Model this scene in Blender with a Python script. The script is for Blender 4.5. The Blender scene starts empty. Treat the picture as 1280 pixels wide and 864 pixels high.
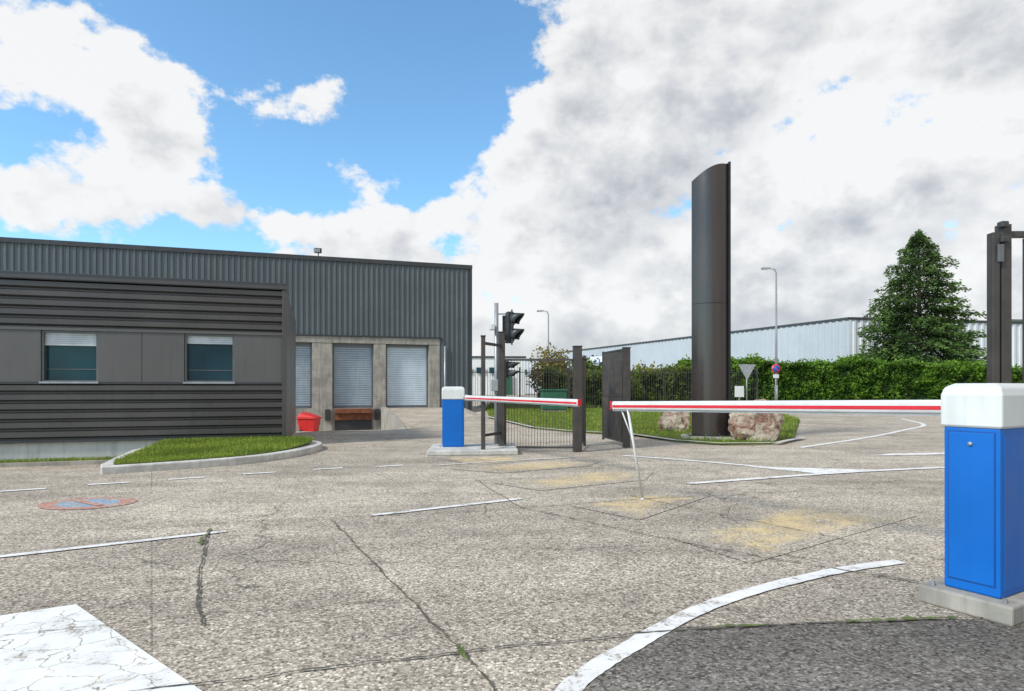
import bpy, math, random
import numpy as np
from mathutils import Vector, Matrix, noise as mnoise
random.seed(7); np.random.seed(7)
sc=bpy.context.scene
sc.view_settings.view_transform='Standard'
try: sc.view_settings.look='None'
except: pass
sc.view_settings.exposure=0
col=sc.collection

# ---------------------------------------------------------------- node helpers
def N(nt,typ,props=None,ins=None):
    n=nt.nodes.new(typ)
    for k,v in (props or {}).items(): setattr(n,k,v)
    for k,v in (ins or {}).items():
        s=n.inputs[k]
        if isinstance(v,bpy.types.NodeSocket): nt.links.new(v,s)
        else: s.default_value=v
    return n
def MA(nt,op,a,b=None,c=None,clamp=False):
    n=nt.nodes.new('ShaderNodeMath'); n.operation=op; n.use_clamp=clamp
    for i,v in enumerate((a,b,c)):
        if v is None: continue
        if isinstance(v,bpy.types.NodeSocket): nt.links.new(v,n.inputs[i])
        else: n.inputs[i].default_value=v
    return n.outputs[0]
def SS(nt,v,a,b,lo=0.0,hi=1.0):
    n=nt.nodes.new('ShaderNodeMapRange'); n.interpolation_type='SMOOTHSTEP'
    nt.links.new(v,n.inputs[0])
    for i,x in zip((1,2,3,4),(a,b,lo,hi)): n.inputs[i].default_value=x
    return n.outputs[0]
def MIX(nt,f,a,b,bt='MIX'):
    n=nt.nodes.new('ShaderNodeMix'); n.data_type='RGBA'; n.blend_type=bt
    for i,v in ((0,f),(6,a),(7,b)):
        if isinstance(v,bpy.types.NodeSocket): nt.links.new(v,n.inputs[i])
        else:
            if i and len(v)==3: v=(*v,1)
            n.inputs[i].default_value=v
    return n.outputs[2]
def NOI(nt,vec,scale,detail=4,rough=.5,dist=0):
    n=N(nt,'ShaderNodeTexNoise',None,{'Scale':scale,'Detail':detail,'Roughness':rough,'Distortion':dist})
    if vec is not None: nt.links.new(vec,n.inputs['Vector'])
    return n.outputs[0]
def POS(nt): return nt.nodes.new('ShaderNodeNewGeometry').outputs['Position']
def newmat(name):
    m=bpy.data.materials.new(name); m.use_nodes=True
    nt=m.node_tree; b=nt.nodes['Principled BSDF']
    return m,nt,b
def setin(nt,b,k,v):
    if isinstance(v,bpy.types.NodeSocket): nt.links.new(v,b.inputs[k])
    else:
        if k=='Base Color' and len(v)==3: v=(*v,1)
        b.inputs[k].default_value=v
def bump(nt,b,h,strength,dist):
    n=N(nt,'ShaderNodeBump',None,{'Strength':strength,'Distance':dist,'Height':h})
    nt.links.new(n.outputs[0],b.inputs['Normal'])
def mat(name,c,rough=.6,metal=0,var=.15,scale=3,streak=0,bmp=0,dirt=None,spec=.5):
    m,nt,b=newmat(name); p=POS(nt)
    n1=NOI(nt,p,scale,4,.6)
    f=SS(nt,n1,.3,.7,1-var,1+var)
    cc=N(nt,'ShaderNodeVectorMath',{'operation':'SCALE'},{0:c,'Scale':f}).outputs[0]
    if streak:
        mp=N(nt,'ShaderNodeMapping',None,{'Vector':p,'Scale':(5,5,.35)}).outputs[0]
        s=SS(nt,NOI(nt,mp,2.2,4,.6),.45,.75,0,streak)
        cc=MIX(nt,s,cc,dirt or tuple(x*.45 for x in c))
    setin(nt,b,'Base Color',cc)
    rr=SS(nt,n1,.3,.7,max(rough-.06,.02),min(rough+.08,1)); nt.links.new(rr,b.inputs['Roughness'])
    b.inputs['Metallic'].default_value=metal
    b.inputs['Specular IOR Level'].default_value=spec
    if bmp: bump(nt,b,NOI(nt,p,scale*12,3,.7),.5,bmp)
    return m

# ---------------------------------------------------------------- ground colour
def ground_cols(nt,dark=1.0):
    p=POS(nt)
    v=N(nt,'ShaderNodeTexVoronoi',None,{'Vector':p,'Scale':80.0})
    cell=N(nt,'ShaderNodeSeparateColor',None,{'Color':v.outputs['Color']}).outputs[0]
    r=N(nt,'ShaderNodeValToRGB',None,{'Fac':cell}); e=r.color_ramp.elements
    e[0].position=0; e[0].color=(.14,.113,.088,1)
    e[1].position=1; e[1].color=(.80,.71,.58,1)
    for pos,c in ((.22,(.30,.252,.20,1)),(.5,(.44,.378,.302,1)),(.82,(.54,.468,.375,1))):
        x=e.new(pos); x.color=c
    gap=SS(nt,v.outputs['Distance'],.45,.85)
    c=MIX(nt,MA(nt,'MULTIPLY',gap,.5),r.outputs[0],(.18,.15,.118))
    big=SS(nt,NOI(nt,p,.45,4,.65,.5),.32,.68,.84,1.12)
    mn=NOI(nt,p,3.2,5,.72)
    med=SS(nt,mn,.3,.72,1.10,.84)
    mp=N(nt,'ShaderNodeMapping',None,{'Vector':p,'Rotation':(0,0,math.radians(-32)),'Scale':(.20,1.5,1)}).outputs[0]
    wear=SS(nt,NOI(nt,mp,.9,4,.65),.35,.68,.85,1.10)
    # repaired bays: large blocks laid parallel to the carriageway, each a little different in tone
    mb=N(nt,'ShaderNodeMapping',None,{'Vector':p,'Rotation':(0,0,math.radians(-30))}).outputs[0]
    bk=N(nt,'ShaderNodeTexBrick',{'offset':.37},{'Vector':mb,'Scale':1.0,'Color1':(.92,.92,.92,1),'Color2':(1.07,1.07,1.07,1),'Mortar':(.66,.66,.66,1),'Mortar Size':.006,'Brick Width':4.3,'Row Height':2.9}).outputs['Color']
    bs=N(nt,'ShaderNodeSeparateColor',None,{'Color':bk}).outputs[0]
    f=MA(nt,'MULTIPLY',MA(nt,'MULTIPLY',MA(nt,'MULTIPLY',MA(nt,'MULTIPLY',big,med),wear),bs),dark)
    w=N(nt,'ShaderNodeVectorMath',{'operation':'ADD'},{0:p,1:N(nt,'ShaderNodeVectorMath',{'operation':'SCALE'},{0:N(nt,'ShaderNodeTexNoise',None,{'Vector':p,'Scale':2.5,'Detail':3.0}).outputs['Color'],'Scale':.45}).outputs[0]}).outputs[0]
    ve=N(nt,'ShaderNodeTexVoronoi',{'feature':'DISTANCE_TO_EDGE'},{'Vector':w,'Scale':.36}).outputs[0]
    cr=SS(nt,ve,.001,.005,.55,1)
    cmask=SS(nt,NOI(nt,p,.6,1),.48,.60)
    cr=MA(nt,'MAXIMUM',cr,MA(nt,'SUBTRACT',1.0,cmask))
    f=MA(nt,'MULTIPLY',f,cr)
    out=N(nt,'ShaderNodeVectorMath',{'operation':'SCALE'},{0:c,'Scale':f}).outputs[0]
    return out,v.outputs['Distance'],p
def asphalt(name,dark=1.0,tint=None):
    m,nt,b=newmat(name); c,d,p=ground_cols(nt,dark)
    if tint: c=MIX(nt,1.0,c,tint,'MULTIPLY')
    setin(nt,b,'Base Color',c); b.inputs['Roughness'].default_value=.9; b.inputs['Specular IOR Level'].default_value=.15
    bump(nt,b,d,.3,.005)
    return m
def paint(name,c,wear_lo,wear_hi,scale=6,crack=0,edge=False,opac=.97):
    m,nt,b=newmat(name); g,d,p=ground_cols(nt,1.0)
    n=NOI(nt,p,scale,6,.72)
    n2=NOI(nt,p,55,2,.6)
    k=MA(nt,'ADD',MA(nt,'MULTIPLY',n,.7),MA(nt,'MULTIPLY',n2,.3))
    if edge:
        ed=N(nt,'ShaderNodeAttribute',{'attribute_name':'edge'}).outputs['Fac']
        k=MA(nt,'ADD',k,SS(nt,ed,0,.55,-.18,.03))
    f=SS(nt,k,wear_lo,wear_hi,0,opac)
    if crack:
        w=N(nt,'ShaderNodeVectorMath',{'operation':'ADD'},{0:p,1:N(nt,'ShaderNodeVectorMath',{'operation':'SCALE'},{0:N(nt,'ShaderNodeTexNoise',None,{'Vector':p,'Scale':6.0,'Detail':4.0}).outputs['Color'],'Scale':.16}).outputs[0]}).outputs[0]
        ve=N(nt,'ShaderNodeTexVoronoi',{'feature':'DISTANCE_TO_EDGE'},{'Vector':w,'Scale':crack}).outputs[0]
        cm=SS(nt,NOI(nt,p,1.6,2),.34,.48)
        f=MA(nt,'MULTIPLY',f,MA(nt,'MAXIMUM',SS(nt,ve,.005,.020,.1,1),MA(nt,'SUBTRACT',1.0,cm)))
    cc=N(nt,'ShaderNodeVectorMath',{'operation':'SCALE'},{0:c,'Scale':SS(nt,n,.3,.7,.84,1.05)}).outputs[0]
    setin(nt,b,'Base Color',MIX(nt,f,g,cc)); b.inputs['Roughness'].default_value=.8; b.inputs['Specular IOR Level'].default_value=.2
    return m

M_ground=asphalt('worn_asphalt',1.04)
M_patch=asphalt('dark_asphalt',.48,(.94,.98,1.06,1))
M_white=paint('white_road_paint',(.74,.72,.69),.37,.48)
M_whiteblk=paint('white_road_paint_cracked',(.76,.75,.72),.35,.46,4,5.2)
M_yel=paint('yellow_road_paint',(.66,.49,.23),.36,.66,3,0,True,.72)
M_redp=paint('red_road_paint',(.45,.17,.13),.38,.56,6,0,False,.75)
M_bluep=paint('blue_road_paint',(.16,.32,.50),.38,.55,6,0,False,.75)
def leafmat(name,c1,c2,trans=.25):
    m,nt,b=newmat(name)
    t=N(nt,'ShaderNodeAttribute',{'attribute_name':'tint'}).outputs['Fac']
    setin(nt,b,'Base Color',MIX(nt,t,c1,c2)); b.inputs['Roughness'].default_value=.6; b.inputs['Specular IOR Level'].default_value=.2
    if trans:
        tr=N(nt,'ShaderNodeBsdfTranslucent',None,{'Color':(*[x*1.2 for x in c2[:3]],1)})
        ms=N(nt,'ShaderNodeMixShader',None,{0:trans,1:b.outputs[0],2:tr.outputs[0]})
        nt.links.new(ms.outputs[0],nt.nodes['Material Output'].inputs[0])
    return m
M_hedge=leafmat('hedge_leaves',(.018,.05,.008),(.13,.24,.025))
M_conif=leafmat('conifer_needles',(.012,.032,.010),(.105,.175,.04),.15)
M_shrub=leafmat('shrub_leaves',(.025,.05,.012),(.14,.18,.035))
M_yshr=leafmat('autumn_leaves',(.08,.07,.015),(.30,.25,.07))
M_blade=leafmat('grass_blades',(.07,.12,.015),(.27,.35,.05),.25)
def grassm():
    m,nt,b=newmat('grass_turf'); p=POS(nt)
    f=SS(nt,NOI(nt,p,1.2,5,.7),.35,.65); g=SS(nt,NOI(nt,p,30,4,.7),.3,.7)
    c=MIX(nt,f,(.12,.19,.024),(.22,.23,.055)); c=MIX(nt,MA(nt,'MULTIPLY',g,.45),c,(.07,.10,.02))
    setin(nt,b,'Base Color',c); b.inputs['Roughness'].default_value=.95; b.inputs['Specular IOR Level'].default_value=.1; bump(nt,b,g,.8,.03); return m
M_grass=grassm()
M_clad=mat('anthracite_cladding',(.098,.116,.125),.45,.15,.08,.6,.22)
M_clad2=mat('grey_brown_cladding',(.080,.073,.070),.38,.25,.09,.8,.22)
M_flat=mat('grey_flat_panel',(.110,.103,.100),.45,.15,.07,.7,.18)
M_trim=mat('dark_trim',(.05,.052,.055),.4,.3,.1)
M_conc=mat('concrete',(.31,.285,.245),.9,0,.22,2.5,.6,.004)
M_concl=mat('pale_concrete',(.50,.48,.44),.85,0,.20,4,.35)
M_plw=mat('white_plinth',(.52,.51,.49),.8,0,.12,2,.4)
M_shut=mat('roller_shutter',(.34,.40,.45),.45,.2,.08,2,.25)  # left doors: shade painted in as a darker shutter tone
M_shutl=mat('roller_shutter_pale',(.58,.65,.71),.45,.2,.06,2,.15)  # right door: sunlight painted in as a paler shutter tone
M_rust=mat('rusty_steel',(.20,.07,.035),.8,.2,.35,5,.4)
M_blk=mat('black_rubber',(.03,.03,.032),.7)
M_post=mat('dark_brown_steel',(.068,.060,.054),.45,.4,.15,6)
M_green=mat('green_sheet',(.02,.11,.06),.5)
M_galv=mat('galvanised_steel',(.33,.34,.35),.45,.5,.12,6)
M_blue=mat('blue_powder_coat',(.001,.11,.42),.45,0,.06,2,.12,0,None,.3)
M_bluel=mat('blue_lock_trim',(.002,.05,.22),.4)
M_capw=mat('white_plastic',(.60,.60,.58),.4,0,.05,3,.18)
M_boomw=mat('white_boom_paint',(.60,.60,.59),.35,.0,.06,5,.15)
M_red=mat('red_reflective',(.55,.012,.025),.4,0,.06)
M_redc=mat('red_plastic',(.60,.02,.02),.45,0,.08)
M_signal=mat('signal_housing',(.03,.033,.036),.45)
M_lens=mat('signal_lens',(.02,.02,.02),.15)
M_pyl=mat('pylon_metal',(.078,.064,.058),.26,.6,.06,.5)
M_pyle=mat('pylon_edge',(.02,.02,.022),.3,.4)
M_wh=mat('pale_warehouse_cladding',(.38,.41,.435),.6,.0,.05,.2,.1)  # long wall: its weaker light is painted in as a greyer tone
M_wh2=mat('white_warehouse_cladding',(.60,.62,.64),.6,.0,.04,.2,.08)  # end wall: brighter light painted in; also plain white for a far building
M_whb=mat('white_render',(.66,.66,.64),.7,0,.05)
M_roof=mat('roof_membrane',(.18,.18,.18),.9)
M_glass=mat('window_glass',(.005,.045,.065),.05,0,.1,1,0,0,None,.3)
M_int=mat('blind_white',(.60,.64,.67),.6)
M_frame=mat('window_frame',(.13,.135,.14),.4,.3)
M_bark=mat('bark',(.09,.065,.045),.9,0,.3,8)
M_dgreen=mat('hedge_core',(.012,.028,.008),.95)
M_crack=mat('crack_dirt',(.085,.070,.052),.95,0,.3,9)
M_moss=mat('moss',(.10,.13,.03),.95,0,.3,9)
def rockm():
    m,nt,b=newmat('red_white_rock'); p=POS(nt)
    f=SS(nt,NOI(nt,p,3.0,6,.7,.8),.40,.58)
    c=MIX(nt,f,(.24,.125,.085),(.50,.42,.33)); c=MIX(nt,SS(nt,NOI(nt,p,14,5,.7),.52,.66,0,.7),c,(.13,.075,.05))
    setin(nt,b,'Base Color',c); b.inputs['Roughness'].default_value=.9; bump(nt,b,NOI(nt,p,12,6,.7),1.0,.07); return m
M_rock=rockm()
M_hill=mat('hill_woodland',(.05,.075,.045),.95,0,.45,.05)

# ---------------------------------------------------------------- geometry helpers
def parent_to(o,par):
    if par is not None:
        o.parent=par; o.matrix_parent_inverse=Matrix.Translation(-Vector(par.location))
def E(name,loc=(0,0,0)):
    e=bpy.data.objects.new(name,None); e.location=loc; e.empty_display_size=.3; col.objects.link(e); return e
def obj(name,vs,fs,m,par=None,smooth=False,bev=0):
    me=bpy.data.meshes.new(name); me.from_pydata([tuple(v) for v in vs],[],fs); me.update()
    ms=m if isinstance(m,list) else [m]
    for x in ms: me.materials.append(x)
    if smooth:
        for p in me.polygons: p.use_smooth=True
    o=bpy.data.objects.new(name,me); col.objects.link(o); parent_to(o,par)
    if bev:
        md=o.modifiers.new('b','BEVEL'); md.width=bev; md.segments=2; md.limit_method='ANGLE'
    return o
BF=[(0,3,2,1),(4,5,6,7),(0,1,5,4),(1,2,6,5),(2,3,7,6),(3,0,4,7)]
def hexa(name,b4,t4,m,par=None,bev=0): return obj(name,list(b4)+list(t4),BF,m,par,False,bev)
def box(name,c,s,rz,m,par=None,bev=0):
    ca,sa=math.cos(rz),math.sin(rz); vs=[]
    for z in (-.5,.5):
        for x,y in ((-.5,-.5),(.5,-.5),(.5,.5),(-.5,.5)):
            X=x*s[0];Y=y*s[1]; vs.append((c[0]+X*ca-Y*sa,c[1]+X*sa+Y*ca,c[2]+z*s[2]))
    return obj(name,vs,BF,m,par,False,bev)
def tubegeo(pts,rs,n=10,cap=True):
    vs=[];fs=[]; pts=[Vector(p) for p in pts]
    for i,p in enumerate(pts):
        d=(pts[min(i+1,len(pts)-1)]-pts[max(i-1,0)]).normalized()
        a=d.cross(Vector((0,0,1)) if abs(d.z)<.95 else Vector((1,0,0))).normalized(); b=d.cross(a)
        for k in range(n):
            t=2*math.pi*k/n; vs.append(p+(a*math.cos(t)+b*math.sin(t))*rs[i])
    for i in range(len(pts)-1):
        for k in range(n):
            fs.append((i*n+k,i*n+(k+1)%n,(i+1)*n+(k+1)%n,(i+1)*n+k))
    if cap: fs.append(tuple(range(n))[::-1]); fs.append(tuple(range((len(pts)-1)*n,len(pts)*n)))
    return vs,fs
def tube(name,pts,r,m,par=None,n=10):
    rs=r if isinstance(r,(list,tuple)) else [r]*len(pts)
    vs,fs=tubegeo(pts,rs,n); o=obj(name,vs,fs,m,par,n>6); 
    return o
def prism(name,poly,z0,z1,m,par=None,bev=0):
    n=len(poly); vs=[(x,y,z0) for x,y in poly]+[(x,y,z1) for x,y in poly]
    fs=[tuple(range(n))[::-1],tuple(range(n,2*n))]+[(i,(i+1)%n,n+(i+1)%n,n+i) for i in range(n)]
    return obj(name,vs,fs,m,par,False,bev)
def beam(name,p0,p1,w,h,m,par=None,bev=0):
    p0=Vector(p0);p1=Vector(p1); d=(p1-p0).normalized(); s=d.cross(Vector((0,0,1)))
    if s.length<.01: s=Vector((1,0,0))
    s.normalize(); u=s.cross(d)
    q=[(-1,-1),(1,-1),(1,1),(-1,1)]
    return hexa(name,[p0+s*a*w/2+u*b*h/2 for a,b in q],[p1+s*a*w/2+u*b*h/2 for a,b in q],m,par,bev)
def S(t): t=max(0,min(1,t)); return t*t*(3-2*t)
def H(x,y):
    dip=-.22*S((-5.75-x)/1.2)*S((y-8.9)/1.8)*S((22-y)/3)
    pit=-.85*S((y-16)/14)*S((-1.5-x)/3.0)
    return dip+pit
def subdiv(pts,step):
    out=[]
    for a,b in zip(pts[:-1],pts[1:]):
        a=Vector(a);b=Vector(b);k=max(1,int((b-a).length/step))
        out+=[a+(b-a)*i/k for i in range(k)]
    out.append(Vector(pts[-1])); return out
def catmull(pts,k=8):
    P=[Vector(p) for p in pts]; P=[P[0]*2-P[1]]+P+[P[-1]*2-P[-2]]; out=[]
    for i in range(1,len(P)-2):
        for j in range(k):
            t=j/k; a,b,c,d=P[i-1:i+3]
            out.append(.5*((2*b)+(c-a)*t+(2*a-5*b+4*c-d)*t*t+(3*b-a-3*c+d)*t**3))
    out.append(P[-2]); return out
def stripgeo(pts,w,z,jit=0,wj=0):
    vs=[];fs=[]; pts=[Vector(p) for p in pts]; drift=0
    for i,p in enumerate(pts):
        d=(pts[min(i+1,len(pts)-1)]-pts[max(i-1,0)]).normalized(); s=Vector((-d.y,d.x))
        drift=drift*.85+random.uniform(-jit,jit)*.6; ww=(w[i] if isinstance(w,list) else w)*(1+random.uniform(-wj,wj))
        for k in (-.5,.5):
            q=p+s*(drift+k*ww); vs.append((q.x,q.y,H(q.x,q.y)+z))
    for i in range(len(pts)-1): fs.append((2*i,2*i+2,2*i+3,2*i+1)[::-1])
    return vs,fs
def strip(name,pts,w,z,m,par=None,jit=0,wj=0):
    vs,fs=stripgeo(pts,w,z,jit,wj); return obj(name,vs,fs,m,par)
def sheet(name,poly,z,m,par=None):
    return obj(name,[(x,y,H(x,y)+z) for x,y in poly],[tuple(range(len(poly)))],m,par)
def fadesheet(name,poly,z,m,par=None):
    n=len(poly); cx=sum(p[0] for p in poly)/n; cy=sum(p[1] for p in poly)/n
    poly=[(cx+(x-cx)*1.3,cy+(y-cy)*1.3) for x,y in poly]
    o=obj(name,[(x,y,z) for x,y in poly]+[(cx,cy,z)],[(i,(i+1)%n,n) for i in range(n)],m,par)
    a=o.data.attributes.new('edge','FLOAT','POINT'); a.data.foreach_set('value',[0.0]*n+[1.0]); return o

# ---------------------------------------------------------------- ground
def axis(lo,hi,step,far):
    a=list(np.arange(lo,hi+1e-6,step)); d=step;x=hi
    while x<far: d*=1.5; x+=d; a.append(x)
    d=step;x=lo;pre=[]
    while x>-far: d*=1.5; x-=d; pre.append(x)
    return pre[::-1]+a
xs=axis(-24,16,.5,2500); ys=axis(-4,40,.5,2500)
vs=[(x,y,H(x,y)) for y in ys for x in xs]; nx=len(xs)
fs=[(j*nx+i,j*nx+i+1,(j+1)*nx+i+1,(j+1)*nx+i) for j in range(len(ys)-1) for i in range(nx-1)]
obj('ground',vs,fs,M_ground)
prism_pts=[(.16,2.25),(.25,2.46),(.36,2.637),(.53,2.836),(.78,3.12),(1.5,3.17),(2.235,3.23),(3.4,3.1),(4.6,2.5),(4.2,.2),(-.2,.2),(.0,1.6)]
sheet('asphalt_patch',prism_pts,.004,M_patch)

RM=E('road_markings')
curve=catmull([(3.1,4.42),(2.67,4.294),(2.078,4.05),(1.536,3.744),(1.103,3.441),(.76,3.12),(.509,2.836),(.338,2.637),(.228,2.47),(.10,2.2),(-.02,1.7)])
curve=curve[8:]
strip('curve_line',curve,.100,.008,M_white,RM,.003,.07)
strip('dash_a',subdiv([(-1.3125,5.85),(.104,6.734)],.1),.080,.008,M_white,RM,.003,.10)
strip('dash_b',subdiv([(-4.3,3.99),(-2.38,5.2)],.1),.075,.008,M_white,RM,.003,.12)
for i,(x,y) in enumerate([(-5.72,7.31),(-5.04,7.8),(-4.293,8.247),(-3.533,8.748),(-2.72,9.222),(-1.873,9.55)]):
    strip('dash_row_%d'%i,subdiv([(x-.19,y-.105),(x+.19,y+.105)],.1),.095,.008,M_white,RM,0,.08)
sheet('stop_block',[(-2.404,3.441),(-3.42,2.805),(-2.1,1.5),(-.55,1.9)],.008,M_whiteblk,RM)
fadesheet('hatch_1',[(-1.24,10.7),(-.5,9.85),(.267,10.3),(-.1,10.85)],.005,M_yel,RM)
fadesheet('hatch_2',[(-.594,9.27),(0,8.95),(.99,9.55),(1.2,10.0),(.53,10.19)],.006,M_yel,RM)
fadesheet('hatch_3',[(.05,7.93),(.48,7.49),(1.565,8.14),(1.79,8.75),(1.14,8.91)],.006,M_yel,RM)
fadesheet('hatch_4',[(.776,6.37),(1.2,5.85),(2.01,6.83),(1.44,7.04)],.006,M_yel,RM)
fadesheet('hatch_5',[(1.52,5.115),(1.81,4.515),(3.49,5.75),(2.9,6.3)],.005,M_yel,RM)
strip('lane_line_1',catmull([(1.976,11.01),(2.9,10.29),(3.67,9.55),(4.3,8.75)]),.12,.008,M_white,RM)
strip('lane_line_2',catmull([(2.2,7.78),(3.4,8.283),(4.755,8.83),(6.52,9.36),(9,9.9)]),.12,.010,M_white,RM)
sheet('lane_wedge',[(3.55,9.5),(4.3,8.65),(5.6,9.05)],.006,M_white,RM)
sheet('lane_arrow',[(6.3,11.0),(6.9,11.35),(8.2,11.55),(9.5,11.9),(9.6,11.6),(7.2,11.1)],.008,M_white,RM)
strip('lane_line_3',catmull([(5.76,12.48),(8.38,14.86),(11.1,17.66),(13.4,20.3),(15,24)]),.13,.008,M_white,RM)
strip('lane_line_4',catmull([(16,26),(20,27.5),(28,28.5),(40,29)]),.15,.008,M_white,RM)
strip('lane_line_5',subdiv([(-1.11,9.65),(1.1,10.76)],.2),.05,.012,M_white,RM,0,.1)
def disc(name,c,r0,r1,z,m,par):
    n=40;vs=[];fs=[]
    for r in (r0,r1):
        for k in range(n): t=2*math.pi*k/n; vs.append((c[0]+r*math.cos(t),c[1]+r*math.sin(t)*.78,z))
    fs=[(k,(k+1)%n,n+(k+1)%n,n+k)[::-1] for k in range(n)]
    return obj(name,vs,fs,m,par)
disc('roundel_ring',(-4.40,6.478),.30,.46,.006,M_redp,RM)
disc('roundel_disc',(-4.40,6.478),.001,.30,.006,M_bluep,RM)
strip('roundel_slash',[(-4.62,6.62),(-4.18,6.33)],.08,.011,M_redp,RM)

CR=E('pavement_joints')
def crack(name,pts,w,m=M_crack,z=.012,j=.010): strip(name,subdiv(pts,.03),w,z,m,CR,j,.75)
crack('joint_1',[(-1.617,5.605),(-.9,4.15),(-.194,2.753),(0,2.3)],.010)
crack('joint_2',[(-2.567,5.3),(-2.1,4.2),(-1.56,3.12)],.012)
crack('joint_3',[(-1.6,2.42),(-.967,2.6),(-.285,2.8),(.748,3.07),(2.235,3.228),(3.4,3.3)],.010)
crack('joint_4',[(-2.6,2.95),(-1.57,3.307),(-.37,3.6)],.004)
crack('joint_5',[(.08,6.24),(1.44,4.68),(2.59,3.75)],.010)
crack('joint_6',[(1.3,6.9),(2.82,4.6),(3.5,3.6)],.009)
crack('joint_7',[(-4.5,5.0),(-2.4,5.55),(-.39,6.04),(1.37,6.69),(4,7.4)],.008)
crack('joint_8',[(-.5,8.2),(.08,6.24)],.009)
crack('joint_9',[(-5,6.9),(-1,7.9),(3,9.0)],.008)
vs=[];fs=[]
def patchm(pts):
    global vs,fs
    a,b=stripgeo(subdiv(pts,.03),.022,.015,.01,.95); k=len(vs); vs+=a; fs+=[tuple(i+k for i in f) for f in b]
patchm([(-2.55,5.25),(-2.47,5.0)]); patchm([(-.25,2.88),(-.19,2.74)]); patchm([(1.0,3.1),(1.3,3.13)]); patchm([(1.7,3.17),(2.3,3.235)])
patchm([(-2.45,4.95),(-2.36,4.75)])
obj('joint_moss',vs,fs,M_moss,CR)

# ---------------------------------------------------------------- leaves
def leaves(name,C,D,L,W,T,m,par=None):
    n=len(C); C=np.asarray(C,float); D=np.asarray(D,float); D/=np.linalg.norm(D,axis=1)[:,None]+1e-9
    R=np.random.normal(size=(n,3)); A=np.cross(D,R); A/=np.linalg.norm(A,axis=1)[:,None]+1e-9
    L=np.broadcast_to(L,(n,))[:,None]; W=np.broadcast_to(W,(n,))[:,None]
    Nn=np.cross(A,D)
    v=np.stack([C-D*L*.5, C+A*W*.5+Nn*W*.15, C+D*L*.5, C-A*W*.5+Nn*W*.15],1).reshape(-1,3)
    me=bpy.data.meshes.new(name); me.vertices.add(4*n); me.vertices.foreach_set('co',v.ravel())
    me.loops.add(4*n); me.loops.foreach_set('vertex_index',np.arange(4*n,dtype=np.int32))
    me.polygons.add(n); me.polygons.foreach_set('loop_start',np.arange(0,4*n,4,dtype=np.int32)); 
    me.update(calc_edges=True)
    at=me.attributes.new('tint','FLOAT','FACE'); at.data.foreach_set('value',np.asarray(T,np.float32))
    me.materials.append(m); me.validate()
    o=bpy.data.objects.new(name,me); col.objects.link(o); parent_to(o,par); return o
def n3(x,y,z,s): return mnoise.noise(Vector((x*s,y*s,z*s)))
def hedge(name,p0,p1,thick,h,lm,dens=200,leaf=.2,hvar=.12,base=0,bulge=.2):
    e=E(name,(p0[0],p0[1],0)); p0=Vector(p0);p1=Vector(p1); L=(p1-p0).length; d=(p1-p0)/L; s=Vector((d.y,-d.x))
    k=int(L/1.0)+1; vs=[];fs=[]
    for i in range(k+1):
        q=p0+d*(L*i/k); hh=h*(1+hvar*n3(q.x,q.y,0,.35))-.15
        for a,b in ((.5,0),(.46,.6),(.38,1),(-.38,1),(-.5,0)):
            w=q+s*a*(thick-.35); vs.append((w.x,w.y,base+b*hh))
    for i in range(k):
        for j in range(4): fs.append((5*i+j,5*i+j+1,5*i+6+j,5*i+5+j))
    obj('core',vs,fs,M_dgreen,e)
    C=[];D=[];T=[]
    area=L*(h+thick)+2*thick*h; n=int(area*dens)
    for _ in range(n):
        r=random.random()*area
        t=random.random()*L; 
        if r<L*h: a=thick/2; z=random.random()**.9*h; nn=s
        elif r<L*(h+thick): a=random.uniform(-.5,.5)*thick; z=h; nn=Vector((0,0))
        else:
            t=0 if random.random()<.5 else L; a=random.uniform(-.5,.5)*thick; z=random.random()*h; nn=d*(1 if t else -1)
        q=p0+d*t
        hh=(1+hvar*n3(q.x,q.y,0,.35)); z*=hh
        bl=n3(q.x,q.y,z,.9)*bulge+n3(q.x,q.y,z,2.6)*bulge*.5
        rd=random.uniform(-.16,.10)
        if nn.length<.5 and random.random()<.10: rd+=random.uniform(.05,.35)
        off=bl+rd
        w=q+s*a+nn*off; zz=z+(off if nn.length<.5 else 0)
        if zz<.03: zz=.03
        C.append((w.x,w.y,base+zz)); D.append((random.gauss(0,1)+nn.x,random.gauss(0,1)+nn.y,random.gauss(0,1)+.3))
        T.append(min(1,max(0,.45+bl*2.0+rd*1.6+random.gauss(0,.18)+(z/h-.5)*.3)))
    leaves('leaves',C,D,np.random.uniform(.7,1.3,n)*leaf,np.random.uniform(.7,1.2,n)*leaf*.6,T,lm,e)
    return e
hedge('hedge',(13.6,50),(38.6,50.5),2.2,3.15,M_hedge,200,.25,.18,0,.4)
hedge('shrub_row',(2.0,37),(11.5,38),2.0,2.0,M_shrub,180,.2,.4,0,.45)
hedge('hedge',(41.5,53),(62,56),2.2,2.6,M_hedge,80,.3,.12)

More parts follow.
